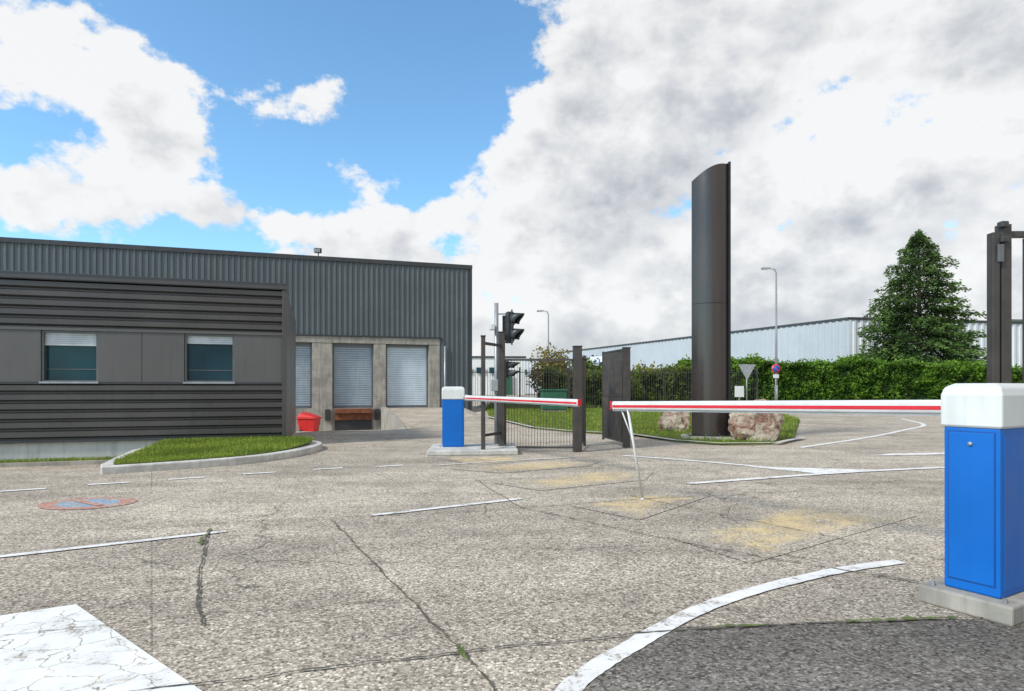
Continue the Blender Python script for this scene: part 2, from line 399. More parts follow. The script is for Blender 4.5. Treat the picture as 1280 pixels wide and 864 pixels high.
def bush(name,c,r,h,lm,n=2500,leaf=.16):
    e=E(name,(c[0],c[1],0)); 
    for k in range(7):
        a=k*.9; tube('stem_%d'%k,[(c[0],c[1],0),(c[0]+.4*r*math.cos(a),c[1]+.4*r*math.sin(a),h*.6),(c[0]+.7*r*math.cos(a),c[1]+.7*r*math.sin(a),h*.9)],[.04,.025,.01],M_bark,e,5)
    C=[];D=[];T=[]
    for _ in range(n):
        v=Vector((random.gauss(0,1),random.gauss(0,1),random.gauss(0,1))).normalized(); rr=random.random()**.4
        f=1+.6*n3(v.x*2+c[0],v.y*2,v.z*2,1.3)
        C.append((c[0]+v.x*r*rr*f,c[1]+v.y*r*rr*f,max(.05,h*.55+v.z*h*.5*rr*f)));D.append((random.gauss(0,1),random.gauss(0,1),random.gauss(0,1)))
        T.append(min(1,max(0,.1+.7*rr*(.6+.4*v.z)+random.gauss(0,.15))))
    leaves('leaves',C,D,leaf,leaf*.6,T,lm,e)
bush('autumn_bush',(2.6,40,0),1.5,3.5,M_yshr,3200,.22)
bush('shrub',(6.5,35.3,0),1.0,1.9,M_shrub,1800,.18)
bush('shrub',(5.0,40.5,0),1.5,3.0,M_shrub,2600,.24)
bush('shrub',(8.8,41,0),1.5,2.6,M_yshr,2600,.24)
bush('shrub',(11.0,39,0),1.2,2.5,M_shrub,2200,.22)

# conifer
def conifer(name,c,Ht,R):
    e=E(name,(c[0],c[1],0))
    tube('trunk',[(c[0],c[1],0),(c[0]+.05,c[1],Ht*.5),(c[0],c[1],Ht*.98)],[.34,.2,.03],M_bark,e,10)
    C=[];D=[];L=[];W=[];T=[]; lv=[];lf=[]
    nb=640
    for i in range(nb):
        t=(i+random.random())/nb; t=t**1.1
        z=.8+(Ht-1.0)*t; a=i*2.399+random.gauss(0,.3)
        prof=min((1-t)**.72,1)*(1 if t>.15 else .80+t*1.33)
        lump=1+.42*n3(math.cos(a)*2,math.sin(a)*2,z,.6)
        rad=(R*prof*random.uniform(.62,1.10)*lump+.12)
        up=.45-.25*(1-t)+random.gauss(0,.06)
        base=Vector((c[0],c[1],z)); dr=Vector((math.cos(a),math.sin(a),0)); sd=Vector((-math.sin(a),math.cos(a),0))
        def P(f): return base+dr*rad*f+Vector((0,0,rad*(up*f*.9-.30*f*f)+ (.12*rad*max(0,f-.75))))
        if i%3==0:
            g,f_=tubegeo([P(0),P(.5),P(.92)],[.05*(1-t)+.02,.03*(1-t)+.01,.006],4); k=len(lv); lv+=g; lf+=[tuple(x+k for x in q) for q in f_]
        m=int(20+rad*19)
        bt=random.gauss(0,.12)
        for _ in range(m):
            f=.12+.92*random.random()**.6
            lat=random.gauss(0,1)*rad*.24*(1.2-f)+random.gauss(0,.08)
            q=P(f)+sd*lat+Vector((0,0,random.gauss(0,.10)-abs(lat)*.2-random.random()*.22))
            C.append(q); dd=dr*(.9)+sd*(np.sign(lat)*random.uniform(.2,.9))+Vector((0,0,random.uniform(-.75,.25))); D.append(dd)
            s=random.uniform(.20,.42)*(.7+.4*(1-t)); L.append(s); W.append(s*random.uniform(.34,.55))
            T.append(min(1,max(0,-.25+.9*f+bt+random.gauss(0,.16)+.6*n3(q.x,q.y,q.z,.8))))  # needles darker toward the trunk: inner shade painted into the tint
    for k in range(80):
        z=Ht-random.random()*1.8; C.append((c[0]+random.gauss(0,.10)*(Ht-z),c[1]+random.gauss(0,.10)*(Ht-z),z)); D.append((random.gauss(0,.5),random.gauss(0,.5),.6)); L.append(.3);W.append(.12);T.append(.6)
    obj('limbs',lv,lf,M_bark,e)
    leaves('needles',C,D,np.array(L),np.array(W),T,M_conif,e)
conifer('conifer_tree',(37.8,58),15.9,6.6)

# ---------------------------------------------------------------- main building
U=Vector((-.955,-.2975,0)).normalized(); NN=Vector((.2975,-.955,0)).normalized()
def FP(O,s,z,o=0): q=O+U*s+NN*o; return (q.x,q.y,z)
def fbox(name,O,s0,s1,z0,z1,o0,o1,m,par,bev=0):
    return hexa(name,[FP(O,s0,z0,o1),FP(O,s1,z0,o1),FP(O,s1,z0,o0),FP(O,s0,z0,o0)],[FP(O,s0,z1,o1),FP(O,s1,z1,o1),FP(O,s1,z1,o0),FP(O,s0,z1,o0)],m,par,bev)
def vcorr(name,O,s0,s1,z0,z1,m,par,per=.25,dep=.045,off=0,uu=None,nn=None):
    pts=[];s=s0
    while s<s1:
        for a,o in ((0,0),(.45,0),(.58,dep),(.87,dep)):
            q=s+a*per
            if q<=s1: pts.append((q,o))
        s+=per
    pts.append((s1,0)); vs=[];fs=[]
    u=uu or U; n_=nn or NN
    for q,o in pts:
        w=O+u*q+n_*(o+off); vs+= [(w.x,w.y,z0),(w.x,w.y,z1)]
    for i in range(len(pts)-1): fs.append((2*i,2*i+1,2*i+3,2*i+2))
    return obj(name,vs,fs,m,par)
O1=Vector((-2.13,32,0)); B=E('warehouse_building',(-2.13,32,0)); HB=7.42
vcorr('cladding_upper',O1,0,27,3.68,HB-.12,M_clad,B)
vcorr('cladding_right',O1,0,1.60,-1.6,3.679,M_clad,B)
vcorr('cladding_left',O1,9.6,27,-1.6,3.679,M_clad,B)
fbox('parapet_cap',O1,-.08,27,HB-.14,HB+.06,-.3,.09,M_trim,B)
fbox('corner_trim',O1,-.07,.05,-1.6,HB-.141,-.05,.075,M_trim,B)
fbox('body',O1,.02,27,-1.6,HB-.3,-28,-.9,M_roof,B)
fbox('body_top_front',O1,.02,27,3.9,HB-.3,-.899,-.06,M_roof,B)
vcorr('side_cladding',O1+Vector((.03,0,0)),0,28,-1.6,HB-.12,M_clad,B,.25,.045,0,-NN,-U)
fbox('dock_lintel',O1,1.6,9.6,3.36,3.675,-.5,.06,M_conc,B,.01)
for i,(a,b) in enumerate([(1.6,2.14),(4.28,4.857),(6.81,7.73)]):
    fbox('dock_pier_%d'%i,O1,a,b,-1.6,3.358,-.5,.04,M_conc,B,.01)
fbox('dock_base_2',O1,4.857,6.81,-1.6,.22,-.5,0.0,M_conc,B)
fbox('dock_base_1',O1,7.73,9.6,-1.6,.22,-.5,0.0,M_conc,B)
fbox('dock_base_3',O1,2.14,4.28,-1.6,.22,-.5,0.0,M_conc,B)
fbox('lintel_shadow_rail',O1,1.5,9.6,3.68,3.74,-.02,.12,M_trim,B)
def shutter(name,s0,s1,z0,z1,m):
    vs=[];fs=[];z=z0
    i=0
    while z<z1-1e-3:
        zz=min(z+.11,z1)
        for q,o in ((z,-.30),(z+.02,-.27),(zz-.02,-.27),(zz,-.30)):
            vs+=[FP(O1,s0,q,o),FP(O1,s1,q,o)]
        for k in range(3): a=8*i+2*k; fs.append((a,a+2,a+3,a+1)[::-1])
        z=zz;i+=1
    obj(name,vs,fs,m,B)
shutter('roller_door_3',2.15,4.27,.22,3.355,M_shutl)
shutter('roller_door_2',4.86,6.80,.22,3.355,M_shut)
shutter('roller_door_1',7.74,9.6,.22,3.355,M_shut)
for k,(a,b) in enumerate([(2.14,4.28),(4.857,6.81),(7.73,9.6)]):
    fbox('guide_a_%d'%k,O1,a+.002,a+.09,.22,3.35,-.26,-.18,M_frame,B)
    fbox('guide_b_%d'%k,O1,b-.09,b-.002,.22,3.35,-.26,-.18,M_frame,B)
    fbox('shutter_box_%d'%k,O1,a+.1,b-.1,3.24,3.35,-.26,-.12,M_frame,B)
    fbox('bottom_bar_%d'%k,O1,a+.1,b-.1,.225,.32,-.26,-.235,M_frame,B)
fbox('dock_leveller',O1,4.95,6.7,-.02,.20,.002,.35,M_rust,B,.01)
fbox('leveller_lip',O1,4.95,6.7,-.35,-.06,.002,.12,M_rust,B)
fbox('dock_bumper_a',O1,4.6,4.83,-.35,.18,.05,.2,M_blk,B,.02)
fbox('dock_bumper_b',O1,6.9,7.15,-.35,.18,.05,.2,M_blk,B,.02)
fbox('leveller_recess',O1,4.95,6.7,-.9,-.36,.002,.05,M_blk,B)  # flat black slab paints the shade of a recess below the leveller
tube('downpipe',[FP(O1,1.35,3.3,.12),FP(O1,1.35,-.8,.12)],.05,M_galv,B,8)
def roof_light(s):
    p=FP(O1,s,HB,0); L=E('floodlight',p)
    tube('stem',[p,(p[0],p[1],p[2]+.22)],.03,M_galv,L,8)
    box('head',(p[0],p[1]-.05,p[2]+.32),(.34,.18,.22),.3,M_signal,L,.02)
    box('lens',(p[0]-.03,p[1]-.155,p[2]+.31),(.28,.02,.16),.3,M_galv,L)
roof_light(7.45)
R_=E('loading_ramp',FP(O1,3,0,0))
prof=[(0.07,.21),(1.2,.20),(4,.02),(7,-.27),(9.5,-.75)]
def ramp(name,s0,s1,up,m,o0=0.0,rz=None):
    vs=[];fs=[]
    for o,z in prof:
        zz=z+up
        for s in (s0,s1): vs+=[FP(O1,s,zz,o),FP(O1,s,-1.7,o)]
    for i in range(len(prof)-1):
        a=4*i; fs+=[(a,a+2,a+6,a+4),(a,a+4,a+5,a+1),(a+2,a+3,a+7,a+6)]
    fs+=[(0,1,3,2),(4*(len(prof)-1),4*(len(prof)-1)+2,4*(len(prof)-1)+3,4*(len(prof)-1)+1)]
    obj(name,vs,fs,m,R_)
ramp('ramp_deck',.9,4.3,0,M_ground)
ramp('retaining_wall_a',4.302,4.52,.06,M_conc)
ramp('retaining_wall_b',.7,.898,.06,M_conc)

# ---------------------------------------------------------------- low office building
O2=Vector((-4.72,13,0)); A=E('office_building',(-4.72,13,0)); HA=3.36
def hcorr(name,s0,s1,z0,z1,n,m,par,dep=.07):
    per=(z1-z0)/n; pts=[]
    for i in range(n):
        z=z0+i*per
        pts+=[(z,0),(z+.16*per,0),(z+.34*per,dep),(z+.84*per,dep)]
    pts.append((z1,0)); vs=[];fs=[]
    for z,o in pts: vs+=[FP(O2,s0,z,o),FP(O2,s1,z,o)]
    for i in range(len(pts)-1): a=2*i; fs.append((a,a+2,a+3,a+1)[::-1])
    obj(name,vs,fs,m,par)
hcorr('ribbed_band_upper',.06,9,2.34,3.22,5,M_clad2,A)
hcorr('ribbed_band_lower',.06,9,.22,1.27,6,M_clad2,A)
fbox('roof_cap',O2,-.03,9,3.22,HA,-.3,.11,M_trim,A,.008)
fbox('roof_cap_face',O2,-.035,9,3.24,3.30,.11,.118,M_clad2,A)
fbox('corner_post',O2,-.02,.06,.2,3.218,-.06,.10,M_clad2,A,.006)
fbox('base_drip',O2,-.02,9,.175,.22,-.05,.10,M_trim,A)
fbox('plinth',O2,.02,9,-.6,.174,-.3,.01,M_plw,A)
wins=[(.978,1.888),(3.382,4.306),(6.0,6.95)]
zc0,zc1=1.31,2.28
edges=[.06]+[v for w in wins for v in w]+[9]
fbox('band_top_rail',O2,.06,9,2.285,2.338,-.1,.05,M_flat,A)
fbox('band_bottom_rail',O2,.06,9,1.272,1.308,-.1,.06,M_trim,A)
for i in range(0,len(edges),2):
    a,b=edges[i],edges[i+1]; k=max(1,round((b-a)/.8)); 
    for j in range(k):
        fbox('panel_%d_%d'%(i,j),O2,a+(b-a)*j/k+.004,a+(b-a)*(j+1)/k-.004,1.309,2.284,-.08,.03,M_flat,A,.004)
for i,(a,b) in enumerate(wins):
    fbox('glass_%d'%i,O2,a+.03,b-.03,zc0+.03,zc1-.03,-.13,-.12,M_glass,A)
    for nme,q in (('l',(a,a+.035,zc0,zc1)),('r',(b-.035,b,zc0,zc1)),('t',(a+.036,b-.036,zc1-.035,zc1)),('s',(a+.036,b-.036,zc0,zc0+.035))):
        fbox('frame_%s_%d'%(nme,i),O2,*q,-.14,.0,M_frame,A)
    fbox('sill_%d'%i,O2,a-.02,b+.02,zc0-.025,zc0+.01,-.05,.08,M_galv,A)
    d=.20 if i==1 else .13
    for k in range(int(d/.04)+1):
        fbox('shutter_slat_%d_%d'%(i,k),O2,a+.036,b-.036,zc1-.073-.04*k,zc1-.037-.04*k,-.10,-.06,M_int,A)
    fbox('glazing_bar_%d'%i,O2,a+.038,b-.038,1.55,1.565,-.118,-.110,M_frame,A)
fbox('core',O2,.07,9,-.6,3.2,-6,-.31,M_flat,A)
fbox('core_front_top',O2,.07,9,2.29,3.2,-.309,-.02,M_flat,A)
fbox('core_front_low',O2,.07,9,.18,1.27,-.309,-.02,M_flat,A)
fbox('side_wall',O2,-.015,.05,-.6,3.21,-6.0,-.07,M_clad2,A)
fbox('window_reveal_back',O2,.07,9,1.27,2.29,-.309,-.30,M_blk,A)  # black plane behind the glass stands in for the unlit room

# red container beside docks
cx,cy=-8.45,26.0; g=H(cx,cy)
RC=E('red_container',(cx,cy,g))
bt=[(cx-.30,cy-.3,g+.0),(cx+.30,cy-.3,g),(cx+.30,cy+.3,g),(cx-.30,cy+.3,g)]
tp=[(cx-.38,cy-.38,g+.62),(cx+.38,cy-.38,g+.62),(cx+.38,cy+.38,g+.62),(cx-.38,cy+.38,g+.62)]
hexa('tub',bt,tp,M_redc,RC,.03); box('rim',(cx,cy,g+.63),(.84,.84,.05),0,M_redc,RC,.02)
hexa('lid',[(cx-.38,cy-.38,g+.66),(cx+.38,cy-.38,g+.66),(cx+.38,cy+.38,g+.66),(cx-.38,cy+.38,g+.66)],[(cx-.30,cy-.3,g+.84),(cx+.10,cy-.3,g+.74),(cx+.10,cy+.38,g+.78),(cx-.30,cy+.38,g+.88)],M_redc,RC,.02)
tube('wheel',[(cx-.25,cy-.40,g+.08),(cx-.25,cy-.32,g+.08)],.08,M_blk,RC,12)

# ---------------------------------------------------------------- kerbed grass island
I=E('kerbed_island',(-5,11,0))
isl=[(-5.68,8.62),(-5.15,8.98),(-4.68,9.36),(-4.2,9.85),(-3.87,10.5),(-3.7,11.3),(-3.72,12.2),(-4.0,12.85),(-4.55,13.1)]
isl=[tuple(v) for v in catmull([Vector(p) for p in isl],4)]
back=[(-6.0,12.58),(-6.9,12.2),(-6.7,11.0),(-6.25,9.8),(-5.9,8.95)]
prism('kerb',isl+back,-.3,.11,M_concl,I,.02)
cen=Vector((-5.0,11.2)); 
inn=[]
for x,y in isl+back:
    v=Vector((x,y)); d=(v-cen); inn.append(tuple(cen+d*(1-.20/max(d.length,.3))))
inn[len(isl)]=(-6.0,12.56); inn[len(isl)+1]=(-6.8,12.2)
gv=[(x,y,.118+.06*S((y-10.5)/2.2)) for x,y in inn]; ctr=(cen.x,cen.y,.14)
gv.append(ctr); n=len(inn); obj('turf',gv,[(i,(i+1)%n,n) for i in range(n)],M_grass,I)
def inpoly(x,y,P):
    c=False;j=len(P)-1
    for i in range(len(P)):
        if (P[i][1]>y)!=(P[j][1]>y) and x<(P[j][0]-P[i][0])*(y-P[i][1])/(P[j][1]-P[i][1])+P[i][0]: c=not c
        j=i
    return c
def blades(name,poly,n,h,zf,par):
    X=[p[0] for p in poly];Y=[p[1] for p in poly];C=[];D=[];T=[];k=0
    while k<n:
        x=random.uniform(min(X),max(X));y=random.uniform(min(Y),max(Y))
        if not inpoly(x,y,poly): k+=.2; continue
        hh=h*random.uniform(.5,1.3); C.append((x,y,zf(x,y)+hh*.4)); D.append((random.gauss(0,.4),random.gauss(0,.4),1)); T.append(min(1,max(0,.5+.8*n3(x,y,0,1.2)+random.gauss(0,.2)))); k+=1
    leaves(name,C,D,h,h*.16,T,M_blade,par)
blades('blades',inn,14000,.06,lambda x,y:.118+.06*S((y-10.5)/2.2),I)
V=E('grass_verge',(-8,11,0))
def Lp(s,o): q=O2+U*s+NN*o; return (q.x,q.y)
vg=[Lp(2.2,.02),Lp(9,.02),Lp(9,.40),Lp(2.2,.36)]
prism('turf',[Lp(1.9,.015),Lp(9,.015),Lp(9,.40),Lp(1.9,.34)][::-1],-.4,-.16,M_grass,V)
blades('blades',vg,6000,.07,lambda x,y:-.16,V)
q=[Lp(1.9,.345),Lp(9,.405),Lp(9,.52),Lp(1.9,.46)]
prism('kerb',q[::-1],-.4,-.15,M_conc,V)

# ---------------------------------------------------------------- lawns beyond
def lawn(name,poly,z,nb,h):
    e=E(name,(poly[0][0],poly[0][1],0))
    n=len(poly); prism('turf',poly,-.1,z,M_grass,e)
    if nb: blades('blades',poly,nb,h,lambda x,y:z,e)
lawn('lawn',[(3.0,15.7),(3.7,13.9),(4.4,13.1),(5.5,13.3),(6.6,14.6),(8.2,18),(10.6,23),(12.8,30),(11.5,33.5),(3,33.8),(-1.4,33.8),(-.9,25),(.7,18.5),(1.6,17.0)][::1],.05,15000,.12)
strip('kerb',[(-1.0,25.2),(.6,18.4),(1.5,16.9),(3.0,15.6),(3.6,13.8),(4.35,13.0),(5.6,13.15),(6.8,14.6)],.14,.055,M_concl)
lawn('lawn',[(11,46.5),(42,47),(44,49.5),(11,49.5)],.06,4000,.2)
lawn('lawn',[(-1.5,34.5),(12,34.5),(12,44),(-1.5,44)],.05,3000,.25)
lawn('lawn',[(13,50.8),(150,56),(150,64),(13,62)],.05,0,.2)

# ---------------------------------------------------------------- barriers
def barrier(name,c,rz,door_side):
    e=E(name,(c[0],c[1],0)); x,y=c
    box('cabinet',(x,y,.10+.445),(.40,.27,.89),rz,M_blue,e,.012)
    ca,sa=math.cos(rz),math.sin(rz)
    def ring(w,d,z): return [(x+a*w*ca-b*d*sa,y+a*w*sa+b*d*ca,z) for a,b in ((-.5,-.5),(.5,-.5),(.5,.5),(-.5,.5))]
    rr=[ring(.415,.285,.985),ring(.425,.295,1.0),ring(.425,.295,1.16),ring(.40,.27,1.205),ring(.33,.20,1.225)]
    vs=[v for r in rr for v in r]; fs=[(0,3,2,1),tuple(range(16,20))]
    for i in range(4):
        for k in range(4): fs.append((4*i+k,4*i+(k+1)%4,4*i+4+(k+1)%4,4*i+4+k))
    obj('hood',vs,fs,M_capw,e,False,.012)
    def loc(a,b,z): return (x+a*ca-b*sa,y+a*sa+b*ca,z)
    box('door',loc(-.2035,0,.56),(.006,.215,.80),rz,M_blue,e,.003)
    box('door_gap',loc(-.2012,0,.56),(.003,.226,.812),rz,M_bluel,e)  # darker blue sheet paints the shaded gap round the door
    a=loc(-.205,.0,.90); b=loc(-.216,.0,.90); tube('lock',[a,b],.011,M_galv,e,12)
    box('front_panel',loc(0,-.1365,.545),(.34,.004,.82),rz,M_blue,e,.002)
    for k,(u,v) in enumerate(((-.24,-.17),(.24,-.17),(-.24,.17),(.24,.17))): tube('anchor_bolt_%d'%k,[loc(u,v,.10),loc(u,v,.125)],.010,M_galv,e,6)
    return e,loc
rz=math.radians(30)
b1,loc1=barrier('barrier_gate',(2.64,3.453),rz,0)
ca,sa=math.cos(rz),math.sin(rz)
box('plinth',(2.66,3.47,.05),(.62,.45,.10),rz,M_conc,b1,.012)
def boom(e,p0,p1,stripeoff=-.008):
    p0=Vector(p0);p1=Vector(p1); d=(p1-p0).normalized(); s=d.cross(Vector((0,0,1))).normalized()
    beam('boom',p0,p1,.055,.088,M_boomw,e,.018)
    for k in (-1,1):
        o=s*.0285*k+Vector((0,0,stripeoff))
        beam('red_band_%d'%(k+1),p0+o+d*.05,p1+o-d*.02,.004,.026,M_red,e)
    beam('lower_rail',p0+Vector((0,0,-.052)),p1+Vector((0,0,-.052)),.02,.012,M_galv,e)
    beam('end_cap',p1,p1+d*.02,.06,.092,M_red,e,.004)
boom(b1,(3.02,3.62,1.09),(1.07,6.6,1.014))
tube('pivot',[(2.80,3.52,1.085),(3.02,3.62,1.088)],.06,M_galv,b1,14)
leg0=Vector((1.19,6.41,.98)); leg1=Vector((1.40,6.69,.02))
tube('drop_leg',[leg0,leg1],.013,M_boomw,b1,10)
tube('drop_leg_strut',[leg0+Vector((-.06,.09,.02)),leg0.lerp(leg1,.35)],.008,M_boomw,b1,8)
tube('drop_leg_foot',[leg1,leg1+Vector((.0,.0,-.02))],.022,M_boomw,b1,10)
b2,loc2=barrier('barrier_gate',(-1.10,11.72),math.radians(4),0)
boom(b2,(-.86,11.60,1.02),(.915,8.5,1.0))
tube('pivot',[(-.93,11.7,1.02),(-.84,11.62,1.02)],.07,M_galv,b2,14)
PL=prism('plinth',[(-1.5,10.95),(.11,11.15),(.05,12.5),(-1.55,12.3)],0,.10,M_concl,b2,.02)

# ---------------------------------------------------------------- gates, posts
def bargate(name,p0,p1,h,z0,sp,br,par,rails=(.12,.9)):
    p0=Vector((*p0,0));p1=Vector((*p1,0)); L=(p1-p0).length; d=(p1-p0)/L; vs=[];fs=[]
    k=int(L/sp)
    for i in range(k+1):
        q=p0+d*(L*i/k); g,f=tubegeo([(q.x,q.y,z0),(q.x,q.y,z0+h)],[br,br],4,False); n=len(vs); vs+=g; fs+=[tuple(a+n for a in t) for t in f]
    obj(name+'_bars',vs,fs,M_post,par)
    for j,r in enumerate(rails):
        beam(name+'_rail_%d'%j,p0+Vector((0,0,z0+h*r)),p1+Vector((0,0,z0+h*r)),.03,.035,M_post,par)
def post(name,x,y,z,w,par,cap=True):
    box(name,(x,y,z/2),(w,w,z),.1,M_post,par,.006)
    if cap: box(name+'_cap',(x,y,z+.008),(w+.02,w+.02,.02),.1,M_trim,par,.004)
G=E('entrance_gate',(.5,11.8,0))
post('post_a',-.515,11.15,2.12,.075,G); post('post_b',-.20,11.85,2.25,.11,G)
beam('brace',(-.515,11.15,2.0),(-.2,11.85,2.0),.05,.05,M_post,G)
beam('brace_low',(-.515,11.15,.35),(-.2,11.85,.35),.05,.05,M_post,G)
post('post_c',1.225,11.7,1.97,.15,G)
bargate('leaf',(-.12,11.85),(1.14,11.72),1.65,.08,.055,.004,G,(.0,.55,1.0))
beam('leaf_stile',(-.12,11.85,.06),(-.12,11.85,1.74),.03,.03,M_post,G)
post('post_e',2.30,12.55,2.0,.13,G)
bargate('open_leaf',(2.22,12.62),(2.02,13.75),1.85,.12,.042,.012,G,(0,.5,1.0))
beam('open_leaf_stile',(2.02,13.8,.06),(2.02,13.8,2.0),.05,.05,M_post,G)
post('post_d',1.50,12.9,1.85,.05,G)
bargate('mesh_panel',(1.25,11.8),(1.5,12.9),1.7,.1,.06,.005,G,(0,1.0))
T_=E('traffic_signal',(-.27,12.0,0))
tube('mast',[(-.30,12.0,.1),(-.30,12.0,2.83)],.04,M_galv,T_,12)
tube('mast_second',[(-.16,12.1,.1),(-.16,12.1,2.6)],.028,M_post,T_,10)
box('base_plate',(-.3,12.0,.115),(.22,.22,.03),0,M_galv,T_)
def head(z,x,y,h,w,nl,par,tag):
    box('housing_'+tag,(x,y,z),(w*.55,w*.8,h),.25,M_signal,par,.02)
    beam('backplate_'+tag,(x+w*.2,y-.03,z-h*.55),(x+w*.2,y-.03,z+h*.55),.03,w*1.0,M_signal,par)
    for i in range(nl):
        zz=z+h*(.5-(i+.5)/nl); r=h/nl*.42
        dx=Vector((.93,-.36,0)); p=Vector((x+w*.24,y-.04,zz))
        vs=[];fs=[];n=12
        for k in range(n+1):
            t=math.radians(-30)+math.radians(240)*k/n
            sdir=Vector((.36,.93,0))*math.cos(t)*r+Vector((0,0,1))*math.sin(t)*r
            ln=.10+.14*max(0,math.sin(t))
            vs+=[p+sdir,p+sdir+dx*ln-Vector((0,0,.02))]
        for k in range(n): fs.append((2*k,2*k+1,2*k+3,2*k+2))
        o=obj('visor_%s_%d'%(tag,i),vs,fs,M_signal,par,True); md=o.modifiers.new('s','SOLIDIFY'); md.thickness=.006
        tube('lens_%s_%d'%(tag,i),[p,p+dx*.02],r*.92,M_lens,par,16)
head(2.36,-.05,12.0,.60,.24,2,T_,'main')
head(1.55,-.10,11.95,.32,.13,2,T_,'small')
beam('bracket_top',(-.3,12,2.62),(-.05,12,2.62),.03,.03,M_galv,T_)
beam('bracket_low',(-.3,12,2.1),(-.05,12,2.1),.03,.03,M_galv,T_)
box('sensor',(-.38,11.9,2.36),(.10,.14,.12),.2,M_capw,T_,.015)
box('junction_box',(-.33,11.93,1.25),(.14,.1,.22),0,M_galv,T_,.01)
tube('cable',[(-.26,11.955,.2),(-.255,11.955,1.2),(-.26,11.95,2.1)],.008,M_blk,T_,6)
G2=E('sliding_gate_frame',(3.95,5,0))
box('post_a',(3.855,5.0,1.22),(.055,.07,2.44),0,M_post,G2,.005)
box('post_b',(3.95,5.02,1.255),(.08,.08,2.51),0,M_post,G2,.005)
for k,x in enumerate((4.16,4.40,4.64)): box('bar_%d'%k,(x,5.05,1.22),(.035,.035,2.38),0,M_post,G2,.004)
box('top_rail',(4.45,5.05,2.44),(.92,.05,.05),0,M_post,G2,.005); box('top_rail_b',(4.45,5.05,.2),(.92,.05,.06),0,M_post,G2,.005)
box('box_unit',(3.88,4.955,2.27),(.045,.02,.14),0,M_frame,G2,.005)
for k,z in enumerate((2.5,2.38)): box('roller_%d'%k,(3.91,4.97,z),(.06,.06,.05),0,M_trim,G2,.01)

# ---------------------------------------------------------------- fence
Fz=E('fence',(-1,34.2,0))
bargate('run_1',(-2.2,33.0),(6,33.6),2.1,.1,.13,.011,Fz,(.05,.92)); bargate('run_2',(6,33.6),(13.5,34.4),2.1,.1,.13,.011,Fz,(.05,.92))
for k in range(7):
    t=k/6; post('post_%d'%k,-2.2+15.7*t,33.0+1.4*t,2.3,.09,Fz,False)
F2=E('fence',(2.4,13,0))
bargate('run',(2.35,12.75),(4.1,22),1.5,.08,.14,.007,F2,(.05,.95))
for k in range(5): t=k/4; post('post_%d'%k,2.35+1.75*t,12.9+9.1*t,1.65,.05,F2,False)
UB=E('utility_cabinet',(2.0,30,0)); box('body',(2.0,30,.62),(1.2,.6,.9),.1,M_green,UB,.03); box('lid',(2.0,30,1.1),(1.3,.7,.08),.1,M_green,UB,.02); box('base',(2.0,30,.1),(1.1,.5,.2),.1,M_conc,UB)

# ---------------------------------------------------------------- pylon
PY=E('advertising_pylon',(4.56,14.4,0))
def pylon(z0,z1a,z1b,m,name,rz=math.radians(-14),W=.80,Tk=.20):
    ca,sa=math.cos(rz),math.sin(rz); n=16; prof=[]
    for k in range(n+1):
        t=-1+2*k/n; prof.append((t*W/2,-Tk*(1-t*t)-.03))
    for k in range(n+1):
        t=1-2*k/n; prof.append((t*W/2,Tk*(1-t*t)*.5+.03))
    vs=[]
    for top in (0,1):
        for a,b in prof:
            f=a/W+.5; z=z0 if not top else z1a+(z1b-z1a)*math.sin(f*math.pi/2)
            vs.append((4.56+a*ca-b*sa,14.4+a*sa+b*ca,z))
    k=len(prof); fs=[tuple(range(k))[::-1],tuple(range(k,2*k))]+[(i,(i+1)%k,k+(i+1)%k,k+i) for i in range(k)]
    o=obj(name,vs,fs,m,PY)
    for p in o.data.polygons: p.use_smooth=len(p.vertices)==4
    md=o.modifiers.new('e','EDGE_SPLIT'); md.split_angle=math.radians(30)
pylon(.12,3.125,3.125,M_pyl,'lower_shell'); pylon(3.14,5.98,6.32,M_pyl,'upper_shell'); pylon(.10,5.9,6.25,M_pyle,'core',W=.795,Tk=.19)
rz=math.radians(-14); dx=Vector((math.cos(rz),math.sin(rz),0)); q=Vector((4.56,14.4,0))+dx*.415
beam('edge_fin',q+Vector((0,0,.12)),q+Vector((0,0,6.36)),.05,.16,M_pyle,PY,.006)
box('footing',(4.55,14.4,.05),(1.25,.85,.10),rz,M_conc,PY,.02); box('base_plate',(4.56,14.4,.11),(.95,.5,.03),rz,M_pyle,PY)

def rock(name,c,s,seed):
    import bmesh
    bm=bmesh.new(); bmesh.ops.create_icosphere(bm,subdivisions=5,radius=1)
    rnd=random.Random(seed); planes=[(Vector((rnd.gauss(0,1),rnd.gauss(0,1),rnd.gauss(0,.8))).normalized(),rnd.uniform(.58,.88)) for _ in range(16)]
    for v in bm.verts:
        p=v.co.copy()
        for n_,d in planes:
            k=p.dot(n_)
            if k>d: p-=n_*(k-d)*.92
        p+=v.normal*(mnoise.noise(p*2+Vector((seed,0,0)))*.13+mnoise.noise(p*6+Vector((seed,0,0)))*.07+mnoise.noise(p*15)*.03)
        v.co=Vector((c[0]+p.x*s[0]*1.15,c[1]+p.y*s[1]*1.15,c[2]+p.z*s[2]*1.15))
    me=bpy.data.meshes.new(name); bm.to_mesh(me); bm.free(); me.materials.append(M_rock)
    o=bpy.data.objects.new(name,me); col.objects.link(o)
rock('boulder',(5.43,13.95,.35),(.62,.42,.52),3); rock('boulder',(4.42,16.9,.30),(.44,.4,.44),11)

